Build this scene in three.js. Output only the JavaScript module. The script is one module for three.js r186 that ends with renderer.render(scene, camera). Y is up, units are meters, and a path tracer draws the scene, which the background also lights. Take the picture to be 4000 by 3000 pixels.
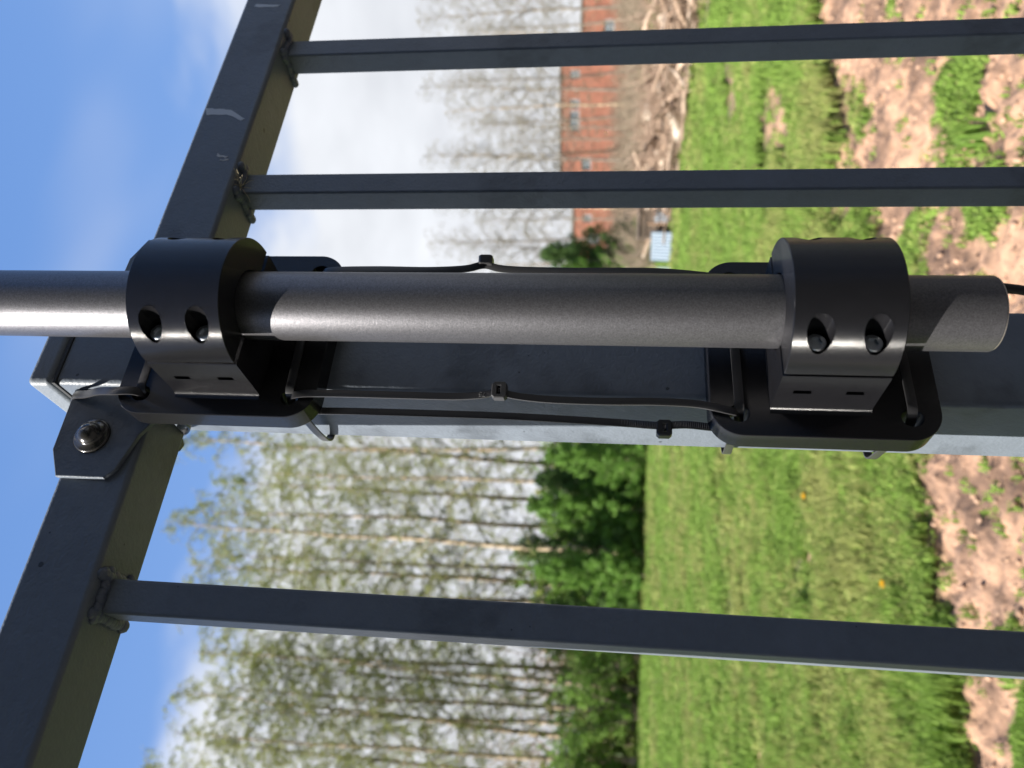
import * as THREE from 'three';
import { RoundedBoxGeometry } from 'three/addons/geometries/RoundedBoxGeometry.js';
import { mergeGeometries, toCreasedNormals } from 'three/addons/utils/BufferGeometryUtils.js';
import { FontLoader } from 'three/addons/loaders/FontLoader.js';
import { TextGeometry } from 'three/addons/geometries/TextGeometry.js';
import { Brush, Evaluator, SUBTRACTION } from 'three-bvh-csg';

// ---------------------------------------------------------------- camera, sky, sun, exposure
const EYE = 1.45;                                   // height of the lens above the lawn; fence measures below are relative to it
const scene = new THREE.Scene();
const renderer = new THREE.WebGLRenderer();
renderer.toneMapping = THREE.LinearToneMapping;
renderer.toneMappingExposure = 2.7;
renderer.shadowMap.enabled = true;

const camera = new THREE.PerspectiveCamera(52.81, 1024 / 768, 0.02, 3000);
{
  const yaw = 0.51217, pitch = 0.12324, roll = -0.02315;
  const f = new THREE.Vector3(Math.sin(yaw) * Math.cos(pitch), Math.sin(pitch), -Math.cos(yaw) * Math.cos(pitch));
  const r = new THREE.Vector3(Math.cos(yaw), 0, Math.sin(yaw)), u = new THREE.Vector3().crossVectors(r, f);
  const c = Math.cos(roll), s = Math.sin(roll);
  const ex = u.clone().multiplyScalar(-c).addScaledVector(r, -s), ey = r.clone().multiplyScalar(c).addScaledVector(u, -s);
  const m = new THREE.Matrix4().makeBasis(ex, ey, f.clone().negate());      // the phone was held upright and its picture lies on its side
  camera.quaternion.setFromRotationMatrix(m);
  camera.position.set(-0.23489, EYE, 0.40751);
  camera.focus = 0.44;
  camera.userData.fStop = 8.5;
}
const rngOf = (seed) => () => { seed |= 0; seed = seed + 0x6D2B79F5 | 0; let t = Math.imul(seed ^ seed >>> 15, 1 | seed); t = t + Math.imul(t ^ t >>> 7, 61 | t) ^ t; return ((t ^ t >>> 14) >>> 0) / 4294967296; };
const hash3 = (x, y, z) => { let h = Math.imul(x, 374761393) ^ Math.imul(y, 668265263) ^ Math.imul(z, 1274126177); h = Math.imul(h ^ h >>> 13, 1274126177); return ((h ^ h >>> 16) >>> 0) / 4294967296; };
const sm = (t) => t * t * (3 - 2 * t), lerp = (a, b, t) => a + (b - a) * t;
const step = (a, b, x) => sm(Math.min(1, Math.max(0, (x - a) / (b - a))));
function noise(x, y, z = 0, wrap = 0) {
  const X = Math.floor(x), Y = Math.floor(y), Z = Math.floor(z), fx = sm(x - X), fy = sm(y - Y), fz = sm(z - Z);
  const w = (a) => wrap ? ((a % wrap) + wrap) % wrap : a;
  const h = (i, j, k) => hash3(w(X + i), w(Y + j), Z + k);
  return lerp(lerp(lerp(h(0, 0, 0), h(1, 0, 0), fx), lerp(h(0, 1, 0), h(1, 1, 0), fx), fy), lerp(lerp(h(0, 0, 1), h(1, 0, 1), fx), lerp(h(0, 1, 1), h(1, 1, 1), fx), fy), fz);
}
const fbm = (x, y, z = 0, o = 4) => { let s = 0, a = 0.5; for (let i = 0; i < o; i++) { s += a * noise(x, y, z + i * 7); x *= 2.03; y *= 2.03; z *= 2.03; a *= 0.5; } return s / (1 - 0.5 ** o); };

{
  const W = 2048, H = 1024, d = new Float32Array(W * H * 4);
  for (let j = 0; j < H; j++) {
    const el = ((j + 0.5) / H - 0.5) * Math.PI, deg = el * 180 / Math.PI, cy = Math.cos(el), sy = Math.sin(el);
    for (let i = 0; i < W; i++) {
      const az = ((i + 0.5) / W - 0.5) * 2 * Math.PI, x = cy * Math.cos(az), z = cy * Math.sin(az);
      const e = Math.max(0, deg), t = Math.pow(Math.min(1, e / 70), 0.6);
      let c = [lerp(0.125, 0.038, t), lerp(0.21, 0.094, t), lerp(0.375, 0.24, t)];
      const veil = Math.exp(-e / 9);
      c = c.map((v, k) => lerp(v, [0.24, 0.265, 0.3][k], veil * 0.8));
      // a bank of fair-weather cloud low all round, thin streaks above it
      const dome = 1 / (sy + 0.25), px = x * dome, pz = z * dome;
      const big = fbm(px * 1.5 + 4, pz * 1.5 + 9, 1.3, 5), fine = fbm(px * 7 + 1, pz * 7, 3.1, 4), edge = fbm(x * 5 + 3, z * 5 + 1, sy * 12, 5);
      let cover = step(0.36, 0.62, big * 0.5 + edge * 0.42 + (1 - step(12, 30, e)) * 0.32 - 0.07 - step(24, 34, e) * 0.24);
      cover = Math.min(0.97, cover) * step(-2, 1.5, deg);
      const streak = step(0.42, 0.75, fbm(px * 1.2 + 20, pz * 2.6 + 2, 8.7, 4)) * 0.26;
      const lit = 0.345 + 0.09 * (fine - 0.5) + 0.06 * (edge - 0.5);
      const a = Math.max(cover * 0.95, streak);
      c = c.map((v, k) => lerp(v, lit * [0.985, 1, 1.03][k], a));
      if (deg < 0) c = [0.2, 0.21, 0.22];
      d.set([...c, 1], (j * W + i) * 4);
    }
  }
  const sky = new THREE.DataTexture(d, W, H, THREE.RGBAFormat, THREE.FloatType);
  sky.mapping = THREE.EquirectangularReflectionMapping; sky.magFilter = THREE.LinearFilter; sky.needsUpdate = true;
  scene.background = sky; scene.environment = sky;
}
const sun = new THREE.DirectionalLight(new THREE.Color(1, 0.945, 0.86), 4.95);
sun.name = 'sun';
sun.position.set(-30, 28.5 + EYE, -1.65); sun.target.position.set(0, EYE, 0);      // in line with the fence, a hand's breadth behind it
sun.castShadow = true; sun.shadow.mapSize.set(4096, 4096);
Object.assign(sun.shadow.camera, { left: -45, right: 45, top: 45, bottom: -45, near: 1, far: 160 });
scene.add(sun, sun.target);

// ---------------------------------------------------------------- helpers
const taken = new Map();
function numbered(n) { const k = taken.get(n) ?? 0; taken.set(n, k + 1); return k ? n + '_' + String(k).padStart(3, '0') : n; }
function tag(o, label, category, group, kind) { if (label) o.userData.label = label; if (category) o.userData.category = category; if (group) o.userData.group = group; if (kind) o.userData.kind = kind; return o; }
function thing(name, label, category, pos = [0, 0, 0], group) { const g = new THREE.Group(); g.name = numbered(name); g.position.set(...pos); scene.add(g); return tag(g, label, category, group); }
function part(name, geo, mat, parent = scene) { const m = new THREE.Mesh(geo, mat); m.name = parent === scene ? numbered(name) : name; m.castShadow = m.receiveShadow = true; parent.add(m); return m; }
const V = (x, y, z) => new THREE.Vector3(x, y, z);
// uv in metres, picked by the way each face points (own axes)
function metric(g) {
  if (g.index) g = g.toNonIndexed();
  const p = g.attributes.position, n = p.count, uv = new Float32Array(n * 2), a = V(), b = V(), c = V(), e = V(), f = V();
  for (let i = 0; i < n; i += 3) {
    a.fromBufferAttribute(p, i); b.fromBufferAttribute(p, i + 1); c.fromBufferAttribute(p, i + 2);
    e.subVectors(b, a); f.subVectors(c, a); e.cross(f);
    const ax = Math.abs(e.x), ay = Math.abs(e.y), az = Math.abs(e.z);
    [a, b, c].forEach((v, k) => uv.set(ax >= ay && ax >= az ? [v.z, v.y] : ay >= az ? [v.x, v.z] : [v.x, v.y], (i + k) * 2));
  }
  g.setAttribute('uv', new THREE.BufferAttribute(uv, 2));
  return g;
}
const plainAttr = (g) => { g = g.index ? g.toNonIndexed() : g; for (const k of Object.keys(g.attributes)) if (!['position', 'normal', 'uv'].includes(k)) g.deleteAttribute(k); return g; };
const crease = (g, a) => toCreasedNormals(g.clone().scale(1000, 1000, 1000), a).scale(0.001, 0.001, 0.001);      // the addon rounds positions to a hundredth of a unit
const join = (list) => mergeGeometries(list.map(plainAttr));
const rbox = (x0, x1, y0, y1, z0, z1, r = 0.002, seg = 2) => metric(new RoundedBoxGeometry(x1 - x0, y1 - y0, z1 - z0, seg, r).translate((x0 + x1) / 2, (y0 + y1) / 2, (z0 + z1) / 2));
function tex(n, fn, size, srgb = false) {          // fn(u, v) -> number or [r, g, b] in 0..1; repeats every `size` metres
  const d = new Uint8Array(n * n * 4);
  for (let j = 0; j < n; j++) for (let i = 0; i < n; i++) { const v = fn(i / n, j / n), c = Array.isArray(v) ? v : [v, v, v]; for (let k = 0; k < 3; k++) d[(j * n + i) * 4 + k] = Math.max(0, Math.min(255, c[k] * 255)); d[(j * n + i) * 4 + 3] = 255; }
  const t = new THREE.DataTexture(d, n, n); t.wrapS = t.wrapT = THREE.RepeatWrapping; t.magFilter = THREE.LinearFilter; t.minFilter = THREE.LinearMipmapLinearFilter; t.generateMipmaps = true;
  if (srgb) t.colorSpace = THREE.SRGBColorSpace;
  t.repeat.set(1 / size, 1 / size); t.needsUpdate = true; return t;
}
const tile = (u, v, k, z = 0) => noise(u * k, v * k, z, k);
const tfbm = (u, v, k, z = 0, o = 4) => { let s = 0, a = 0.5; for (let i = 0; i < o; i++) { s += a * tile(u, v, k, z + i * 5); k *= 2; a /= 2; } return s / (1 - 0.5 ** o); };
const lin = (r, g, b) => new THREE.Color().setRGB(r, g, b);

// ---------------------------------------------------------------- materials
const speck = rngOf(5), specks = [...Array(26)].map(() => [speck(), speck(), 0.0012 + speck() ** 3 * 0.004]);
const paintMap = tex(1024, (u, v) => {
  let k = 0.76 + 0.12 * tfbm(u, v, 6, 1) + 0.1 * tfbm(u, v, 96, 2, 3) - 0.34 * step(0.55, 0.7, tfbm(u, v, 8, 9, 5)) * tfbm(u, v, 40, 3, 2) + 0.08 * step(0.56, 0.72, tfbm(u, v, 7, 21, 5));
  for (const [x, y, r] of specks) { const d = Math.hypot(Math.min(Math.abs(u - x), 1 - Math.abs(u - x)), Math.min(Math.abs(v - y), 1 - Math.abs(v - y))); if (d < r) k *= 0.35; }
  return [k, k, k * 1.005];
}, 0.35);
const paintBump = tex(512, (u, v) => 0.6 * tfbm(u, v, 64, 4, 2) + 0.4 * tfbm(u, v, 16, 6, 2), 0.09);
const paintRough = tex(512, (u, v) => 0.8 + 0.2 * tfbm(u, v, 12, 12, 5), 0.3);
const M = {};
M.paint = new THREE.MeshPhysicalMaterial({ name: 'powder_coat', color: lin(0.137, 0.16, 0.192), roughness: 0.5, specularIntensity: 0.7, roughnessMap: paintRough, map: paintMap, bumpMap: paintBump, bumpScale: 0.0003 });
M.capPlastic = new THREE.MeshPhysicalMaterial({ name: 'cap_plastic', color: lin(0.13, 0.15, 0.175), roughness: 0.55, bumpMap: paintBump, bumpScale: 0.0003 });
M.seam = new THREE.MeshStandardMaterial({ name: 'cap_seam', color: lin(0.02, 0.022, 0.025), roughness: 0.8 });
const layer = tex(512, (u, v) => { const a = 0.6 * Math.sin(v * 2 * Math.PI * 64), b = 0.03 * (tile(u, v, 32, 5) - 0.5); return [0.5 + 0.5 * Math.sin(b), 0.5 + 0.5 * Math.sin(a), 0.5 + 0.5 * Math.cos(a)]; }, 0.0072);      // slopes of the printed layers
const printMap = tex(512, (u, v) => { const k = 0.8 + 0.2 * tfbm(u, v, 8, 4, 5); return [k, k, k]; }, 0.05);
M.print = new THREE.MeshPhysicalMaterial({ name: 'printed_plastic', color: lin(0.009, 0.009, 0.0105), specularIntensity: 0.7, roughness: 0.2, map: printMap, normalMap: layer });
const sparkle = tex(1024, (u, v) => { const h = hash3(Math.floor(u * 400), Math.floor(v * 400), 3), k = 0.7 + 0.5 * tile(u, v, 300, 4) * 0.5 + 0.22 * tile(u, v, 190, 14) - 0.1 + (h > 0.98 ? 0.3 : 0); return [Math.min(1, k * 0.8), Math.min(1, k * 0.8), Math.min(1, k * 0.82)]; }, 0.12);
const tubeBump = tex(512, (u, v) => tile(u, v, 256, 4) * 0.6 + tile(u, v, 128, 9) * 0.4, 0.06);
M.tube = new THREE.MeshPhysicalMaterial({ name: 'anodised_tube', color: lin(0.19, 0.188, 0.198), metalness: 0.8, roughness: 0.41, map: sparkle, bumpMap: tubeBump, bumpScale: 0.00006 });
M.tubeRim = new THREE.MeshStandardMaterial({ name: 'bare_rim', color: lin(0.6, 0.55, 0.5), metalness: 0.9, roughness: 0.4 });
M.nylon = new THREE.MeshPhysicalMaterial({ name: 'black_nylon', color: lin(0.03, 0.03, 0.032), roughness: 0.34 });
M.nylonPrint = new THREE.MeshPhysicalMaterial({ name: 'raised_figures', color: lin(0.16, 0.16, 0.16), roughness: 0.4 });
M.zinc = new THREE.MeshPhysicalMaterial({ name: 'zinc_screw', color: lin(0.62, 0.66, 0.7), metalness: 1, roughness: 0.34 });
M.bolt = new THREE.MeshPhysicalMaterial({ name: 'blackened_bolt', color: lin(0.035, 0.033, 0.03), metalness: 0.35, roughness: 0.22, clearcoat: 0.6, clearcoatRoughness: 0.15 });
M.weld = new THREE.MeshPhysicalMaterial({ name: 'painted_weld', color: lin(0.09, 0.11, 0.15), roughness: 0.5, bumpMap: paintBump, bumpScale: 0.0006 });
M.rubber = new THREE.MeshStandardMaterial({ name: 'cable_jacket', color: lin(0.015, 0.014, 0.013), roughness: 0.5 });
M.chip = new THREE.MeshStandardMaterial({ name: 'scraped_paint', color: lin(0.5, 0.5, 0.5), roughness: 0.7 });
M.film = new THREE.MeshPhysicalMaterial({ name: 'tape_residue', color: lin(0.46, 0.48, 0.5), roughness: 0.35 });
M.straw = new THREE.MeshStandardMaterial({ name: 'dry_straw', color: lin(0.5, 0.42, 0.27), roughness: 0.8 });

// ---------------------------------------------------------------- the ground
const soilAt = (x, z) => {                                             // 1 on dug soil, 0 on lawn; the bed runs along the fence
  const w = fbm(x * 2.2, z * 2.2, 2, 4) - 0.5, w2 = fbm(x * 7, z * 7, 5, 3) - 0.5;
  const far = -3.2 + w * 0.45 + w2 * 0.18 - 0.1 * step(2.2, 4.2, x) - (x > 5 ? (x - 5) * 0.1 : 0);
  const near = lerp(-2.78, -0.2, step(0.0, 1.4, x)) + w * 0.3 + w2 * 0.15;
  let s = step(-0.05, 0.05, z - far) * step(-0.05, 0.06, near - z);
  s = Math.max(s, step(-1.15, -0.95, z + w * 0.3) * (1 - step(14, 22, Math.hypot(x, z))));                // bare ground under the fence and on the photographer's side
  s = Math.max(s, step(0.14, 0.2, fbm(x * 0.9 + 7, z * 0.9 + 3, 8, 4) - 0.56) * step(-13, -6, z) * 0.9);
  for (const [cx, cz, l, r] of [[3.5, -9.5, 1.0, 0.1], [3.1, -10.1, 1.2, 0.07], [2.5, -7.9, 0.5, 0.07], [5.4, -5.2, 0.8, 0.12], [1.8, -12.5, 0.6, 0.12]]) {
    const d = Math.hypot((x - cx) / l, (z - cz - 0.1 * Math.sin((x - cx) * 5)) / r); s = Math.max(s, step(1.15, 0.75, d + w2 * 1.2));
  }
  return s;
};
const weedAt = (x, z) => step(0.56, 0.7, fbm(x * 2.9 + 11, z * 2.9 + 5, 4, 4) - 0.03 * step(1.6, 4, x));   // green growing back over the soil
const heightAt = (x, z) => {
  const far = step(2, 10, Math.hypot(x, z));
  let h = 0.07 * (fbm(x * 0.5, z * 0.5, 1, 3) - 0.5) + 0.3 * far * (fbm(x * 0.06, z * 0.06, 2, 3) - 0.5);
  const s = soilAt(x, z);
  if (s > 0 && Math.hypot(x, z) < 16) h += s * (-0.06 + 0.075 * (fbm(x * 4, z * 4, 7, 3) - 0.45) + 0.075 * (fbm(x * 14, z * 14, 9, 4) - 0.5) + 0.02 * (noise(x * 45, z * 45, 4) - 0.5));
  return h;
};
{
  const axis = (fine0, fine1, d, lo, hi) => { const a = []; for (let v = fine0; v <= fine1; v += d) a.push(v); let s = d, v = a[a.length - 1]; while (v < hi) { s *= 1.16; v += s; a.push(v); } s = d; v = a[0]; while (v > lo) { s *= 1.16; v -= s; a.unshift(v); } return a; };
  const xs = axis(-0.2, 6.2, 0.026, -900, 900), zs = axis(-4.2, -1.2, 0.024, -900, 900), nx = xs.length, nz = zs.length;
  const pos = new Float32Array(nx * nz * 3), col = new Float32Array(nx * nz * 3), uv = new Float32Array(nx * nz * 2), idx = [];
  for (let j = 0; j < nz; j++) for (let i = 0; i < nx; i++) {
    const x = xs[i], z = zs[j], k = j * nx + i, s = soilAt(x, z), w = s * weedAt(x, z) * 0.55;
    pos.set([x, heightAt(x, z), z], k * 3); uv.set([x, z], k * 2);
    const g = fbm(x * 0.8, z * 0.8, 3, 4), moist = fbm(x * 5, z * 5, 6, 4), pebble = fbm(x * 30, z * 30, 2, 2);
    const grass = [lerp(0.05, 0.1, g), lerp(0.09, 0.125, g), lerp(0.018, 0.03, g)];
    const dry = step(0.35, 0.6, moist * 0.75 + pebble * 0.25), soil = [lerp(0.16, 0.42, dry), lerp(0.095, 0.255, dry), lerp(0.062, 0.165, dry)];
    const yard = step(-1.1, -0.8, z) * (1 - step(14, 22, Math.hypot(x, z))), gravel = 0.75 + 0.5 * pebble;      // dark gravel along the fence and behind the lens
    col.set([0, 1, 2].map((c) => lerp(lerp(lerp(grass[c], soil[c], s), grass[c], w), [0.05, 0.047, 0.045][c] * gravel, yard)), k * 3);
    if (i < nx - 1 && j < nz - 1) idx.push(k, k + nx, k + 1, k + 1, k + nx, k + nx + 1);
  }
  const g = new THREE.BufferGeometry();
  g.setAttribute('position', new THREE.BufferAttribute(pos, 3)); g.setAttribute('color', new THREE.BufferAttribute(col, 3)); g.setAttribute('uv', new THREE.BufferAttribute(uv, 2)); g.setIndex(idx); g.computeVertexNormals();
  const grain = tex(512, (u, v) => { const k = 0.62 + 0.38 * tfbm(u, v, 16, 3, 5); return [k, k * 0.99, k * 0.97]; }, 0.8), gb = tex(512, (u, v) => tfbm(u, v, 24, 8, 5), 0.8);
  tag(part('ground', g, new THREE.MeshStandardMaterial({ name: 'soil_and_turf', vertexColors: true, map: grain, bumpMap: gb, bumpScale: 0.015, roughness: 0.95 })), 'sunlit lawn and dug brown soil running to the trees', 'ground', null, 'structure');
}

// ---------------------------------------------------------------- the fence
const FZ = 0.03177;                                   // front of the post
const Y = (y) => EYE + y;
{
  const post = thing('fence_post', 'square blue-grey steel fence post with plastic cap behind the dark tube', 'fence post', [0, 0, 0]);
  part('post_tube', rbox(-0.03, 0.03, -0.15, Y(0.3345), -FZ, FZ, 0.0034, 4), M.paint, post);
  const cap = part('post_cap', rbox(-0.0318, 0.0318, Y(0.3318), Y(0.3482), -FZ - 0.0018, FZ + 0.0018, 0.004, 4), M.capPlastic, post);
  part('cap_seam', rbox(-0.0308, 0.0308, Y(0.3292), Y(0.3316), -FZ - 0.0009, FZ + 0.0009, 0.0004, 1), M.seam, cap);
}
const railGeo = (x0, x1, y0, y1, z) => rbox(x0, x1, y0, y1, -z, z, 0.0032, 3);
function weldBead(len, r, seed) {
  const rnd = rngOf(seed), list = [], n = Math.max(3, Math.round(len / (r * 0.45)));
  for (let i = 0; i < n; i++) list.push(new THREE.SphereGeometry(r * (0.85 + 0.35 * rnd()), 8, 6).scale(1, 0.8, 1).translate((i / (n - 1) - 0.5) * len, (rnd() - 0.5) * r * 0.3, (rnd() - 0.5) * r * 0.4));
  return metric(join(list));
}
function panel(label, x0, x1, bars, seed) {
  const p = thing('steel_fence', label, 'fence', [0, 0, 0]);
  part('top_rail', railGeo(x0, x1, Y(0.2696), Y(0.3135), 0.0207), M.paint, p);
  part('bottom_rail', railGeo(x0, x1, 0.12, 0.164, 0.0207), M.paint, p);
  const bar = rbox(-0.00944, 0.00944, 0.163, Y(0.2704), -0.00944, 0.00944, 0.0018, 3), beadX = weldBead(0.025, 0.0034, seed), beadZ = weldBead(0.03, 0.0036, seed + 1).rotateY(Math.PI / 2);
  for (const x of bars) {
    const b = part('bar', bar, M.paint, p); b.position.x = x;
    if (Math.abs(x) < 0.5) for (const [g, dx, dz] of [[beadX, 0, 0.0103], [beadZ, -0.0103, -0.002], [beadZ, 0.0103, 0.001], [beadX, 0.001, -0.0103]]) { const w = part('weld_bead', g, M.weld, b); w.position.set(dx, Y(0.2692), dz); }
  }
  return p;
}
const left = [], right = [];
for (let i = 0; i < 15; i++) { left.push(-0.14832 - i * 0.1502); right.push(0.15181 + i * 0.1502); }
panel('steel fence panel with one bar, standing beside the tall trees', -2.4, -0.036, left, 31);
const rightPanel = panel('steel fence panel with two bars in front of the brick building', 0.036, 2.4, right, 47);
// marks on the right-hand rail: strip of old tape and scraped patches, a hair proud of the paint
function flake(pts, z, seed) {
  const rnd = rngOf(seed), s = new THREE.Shape();
  const jag = []; pts.forEach((p, i) => { const q = pts[(i + 1) % pts.length]; for (let k = 0; k < 5; k++) { const t = k / 5; jag.push([lerp(p[0], q[0], t) + (rnd() - 0.5) * 1.1, lerp(p[1], q[1], t) + (rnd() - 0.5) * 1.1]); } });
  jag.forEach(([x, y], i) => i ? s.lineTo(x / 1000, Y(y / 1000)) : s.moveTo(x / 1000, Y(y / 1000)));
  return metric(new THREE.ExtrudeGeometry(s, { depth: 0.0003, bevelEnabled: false }).translate(0, 0, z));
}
const rail = rightPanel.children[0];
part('tape_residue', flake([[219, 311.5], [211.5, 308], [211.5, 292], [205, 279], [206.5, 276], [216, 289], [217.5, 297]], 0.0206, 3), M.film, rail);
part('scraped_patch', flake([[170.5, 288], [168, 282], [167.4, 279], [166, 281], [168, 287]], 0.0206, 4), M.chip, rail);
part('scraped_patch', flake([[164.5, 284], [164.8, 277.7], [163.6, 278], [163.2, 283]], 0.0206, 5), M.chip, rail);
part('scraped_patch', flake([[345, 303], [341, 302.6], [340, 282], [343, 280]], 0.0206, 6), M.film, rail);

// flat lugs that bolt the panels to the post
function lug(label, s) {
  const t = thing('mounting_lug', label, 'bracket', [0, 0, 0]);
  const pts = [[-31, 321], [-70, 320], [-86, 312], [-86, 283], [-81, 278], [-59, 271], [-47, 263], [-31, 258]];
  const sh = new THREE.Shape(); pts.forEach(([x, y], i) => i ? sh.lineTo(s * x / 1000, y / 1000) : sh.moveTo(s * x / 1000, y / 1000));
  part('plate', metric(new THREE.ExtrudeGeometry(sh, { depth: 0.0022, bevelEnabled: true, bevelThickness: 0.0006, bevelSize: 0.0006, bevelSegments: 2 }).translate(0, EYE, 0.0215)), M.paint, t);
  const dome = new THREE.LatheGeometry([[0, 0.0089], [0.0022, 0.0087], [0.0042, 0.0079], [0.0058, 0.0064], [0.0068, 0.0044], [0.0072, 0.0026], [0.0098, 0.0022], [0.0108, 0.0014], [0.0109, 0]].map(([a, b]) => new THREE.Vector2(a, b)), 40).rotateX(Math.PI / 2).translate(s * 0.061, Y(0.2985), 0.0243);
  part('bolt_head', dome, M.bolt, t);
  return t;
}
lug('flat steel lug with black domed bolt, joining the rail to the capped post', -1);
lug('flat steel lug half hidden behind the upper clamp, on the far side of the post', 1);



// ---------------------------------------------------------------- tube and clamps
const TX = -0.00627, TZ = 0.08039, TR = 0.01835, CR = 0.0362;
{
  const o = TR, i = 0.0162, y0 = -0.1815, y1 = 1.05, pts = [[i, y1], [o - 0.0005, y1], [o, y1 - 0.0005], [o, y0 + 0.0007], [o - 0.0007, y0], [i + 0.0004, y0], [i, y0 + 0.0004], [i, y1]];
  const t = thing('mast_tube', 'dark grey satin metal tube clamped upright to the fence post', 'tube', [TX, EYE, TZ]);
  const g = new THREE.LatheGeometry(pts.map(([a, b]) => new THREE.Vector2(a, b)), 96), p = g.attributes.position, uv = g.attributes.uv;
  for (let k = 0; k < p.count; k++) uv.setXY(k, uv.getX(k) * 2 * Math.PI * o, p.getY(k));
  part('tube_wall', crease(g, 0.6), M.tube, t);
  part('cut_rim', new THREE.TorusGeometry(o - 0.0008, 0.0005, 8, 90).rotateX(Math.PI / 2).translate(0, y0 + 0.0002, 0), M.tubeRim, t);
}
const csg = new Evaluator(); csg.attributes = ['position', 'normal', 'uv'];
const brush = (g) => { g = plainAttr(g.clone()); const b = new Brush(g); b.updateMatrixWorld(); return b; };
const cut = (g, list) => { let a = brush(g); for (const c of list) a = csg.evaluate(a, brush(c), SUBTRACTION); return a.geometry; };
function hexSocket() { return new THREE.CylinderGeometry(0.0027, 0.0027, 0.003, 6).rotateX(Math.PI / 2); }
function clamp(label, cy, px, pw, y0, y1, seed) {
  const t = thing('pipe_clamp', label, 'clamp', [0, EYE, 0]);
  // base: plate with rounded corners and four tie holes, saddle block on it
  const r = 0.0165, x0 = px - pw, x1 = px + pw, ps = new THREE.Shape();
  ps.moveTo(x0 + r, y0).lineTo(x1 - r, y0).absarc(x1 - r, y0 + r, r, -Math.PI / 2, 0).lineTo(x1, y1 - r).absarc(x1 - r, y1 - r, r, 0, Math.PI / 2).lineTo(x0 + r, y1).absarc(x0 + r, y1 - r, r, Math.PI / 2, Math.PI).lineTo(x0, y0 + r).absarc(x0 + r, y0 + r, r, Math.PI, Math.PI * 1.5);
  const ym = (y0 + y1) / 2, hy = (y1 - y0) / 2 - 0.0145, hx = pw - 0.0125;
  for (const [sx, sy] of [[-1, -1], [-1, 1], [1, -1], [1, 1]]) { const h = new THREE.Path(); h.absellipse(px + sx * hx, ym + sy * hy, 0.0046, 0.0052, 0, Math.PI * 2); ps.holes.push(h); }
  const plate = new THREE.ExtrudeGeometry(ps, { depth: 0.0128, bevelEnabled: true, bevelThickness: 0.0005, bevelSize: 0.0005, bevelOffset: -0.0005, bevelSegments: 2, curveSegments: 18 }).translate(0, 0, FZ + 0.0009);
  const zf = FZ + 0.0142, zs = TZ - 0.0019, prof = new THREE.Shape(), R = CR, hw = R, f = 0.0035;        // profile in x, -z
  const P = (x, z) => [x, -z];
  prof.moveTo(...P(-hw - f, zf - 0.004)).lineTo(...P(-hw - f, zf - 0.0002));
  for (let k = 1; k <= 6; k++) { const a = k / 6 * Math.PI / 2; prof.lineTo(...P(-hw - f + f * Math.sin(a), zf + f * (1 - Math.cos(a)))); }
  prof.lineTo(...P(-hw, zs - 0.0004)).lineTo(...P(-hw + 0.0004, zs));
  const ch = TR + 0.0006, dz = TZ - zs, a0 = Math.asin(dz / ch);
  for (let k = 0; k <= 28; k++) { const a = Math.PI + a0 + (Math.PI - 2 * a0) * k / 28; prof.lineTo(ch * Math.cos(a), -(TZ + ch * Math.sin(a))); }
  prof.lineTo(...P(hw - 0.0004, zs)).lineTo(...P(hw, zs - 0.0004));
  for (let k = 6; k >= 0; k--) { const a = k / 6 * Math.PI / 2; prof.lineTo(...P(hw + f - f * Math.sin(a), zf + f * (1 - Math.cos(a)))); }
  prof.lineTo(...P(hw + f, zf - 0.004));
  const H = 0.0495;
  const saddleRaw = new THREE.ExtrudeGeometry(prof, { depth: H, bevelEnabled: false, curveSegments: 20 }).rotateX(-Math.PI / 2).translate(TX, cy - H / 2, 0);
  const slot = (x, y) => new THREE.BoxGeometry(0.02, 0.0088, 0.0032).translate(x, y, 0.0638);
  const ys = [cy + 0.0124, cy - 0.0124];
  const saddle = cut(metric(saddleRaw), [...ys.map((y) => metric(slot(TX - hw - 0.002, y))), ...ys.map((y) => metric(slot(TX + hw + 0.002, y)))]);
  part('base', join([metric(plate), saddle]), M.print, t);
  // cap: half ring, screw wells at both sides
  const c0 = 0.0006, cp = new THREE.Shape(), aR = Math.asin(c0 / R), ar = Math.asin(c0 / ch);
  for (let k = 0; k <= 72; k++) { const a = Math.PI - aR - (Math.PI - 2 * aR) * k / 72; k ? cp.lineTo(R * Math.cos(a), -(TZ + R * Math.sin(a))) : cp.moveTo(R * Math.cos(a), -(TZ + R * Math.sin(a))); }
  for (let k = 0; k <= 36; k++) { const a = ar + (Math.PI - 2 * ar) * k / 36; cp.lineTo(ch * Math.cos(a), -(TZ + ch * Math.sin(a))); }
  const capRaw = crease(new THREE.ExtrudeGeometry(cp, { depth: H - 0.0008, bevelEnabled: true, bevelThickness: 0.0004, bevelSize: 0.0004, bevelOffset: -0.0004, bevelSegments: 1 }).rotateX(-Math.PI / 2).translate(TX, cy - H / 2 + 0.0004, 0), 0.5);
  const xo = 0.0272, well = (s, y) => metric(new THREE.CylinderGeometry(0.0061, 0.0061, 0.05, 40).rotateX(Math.PI / 2).translate(TX + s * xo, y, TZ + 0.0088 + 0.025));
  const capGeo = cut(metric(capRaw), [-1, 1].flatMap((s) => ys.map((y) => well(s, y))));
  part('cap', capGeo, M.print, t);
  const head = cut(metric(new THREE.LatheGeometry([[0, 0], [0.0047, 0], [0.0047, 0.0054], [0.0042, 0.006], [0, 0.006]].map(([a, b]) => new THREE.Vector2(a, b)), 32).rotateX(Math.PI / 2)), [metric(hexSocket().translate(0, 0, 0.006))]);
  for (const s of [-1, 1]) for (const y of ys) { const sc = part('screw', crease(head, 0.5), M.zinc, t); sc.position.set(TX + s * xo, y, TZ + 0.0092); }
  // rough edge left by the printer round the two wells that face the lens
  const rnd = rngOf(seed);
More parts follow.
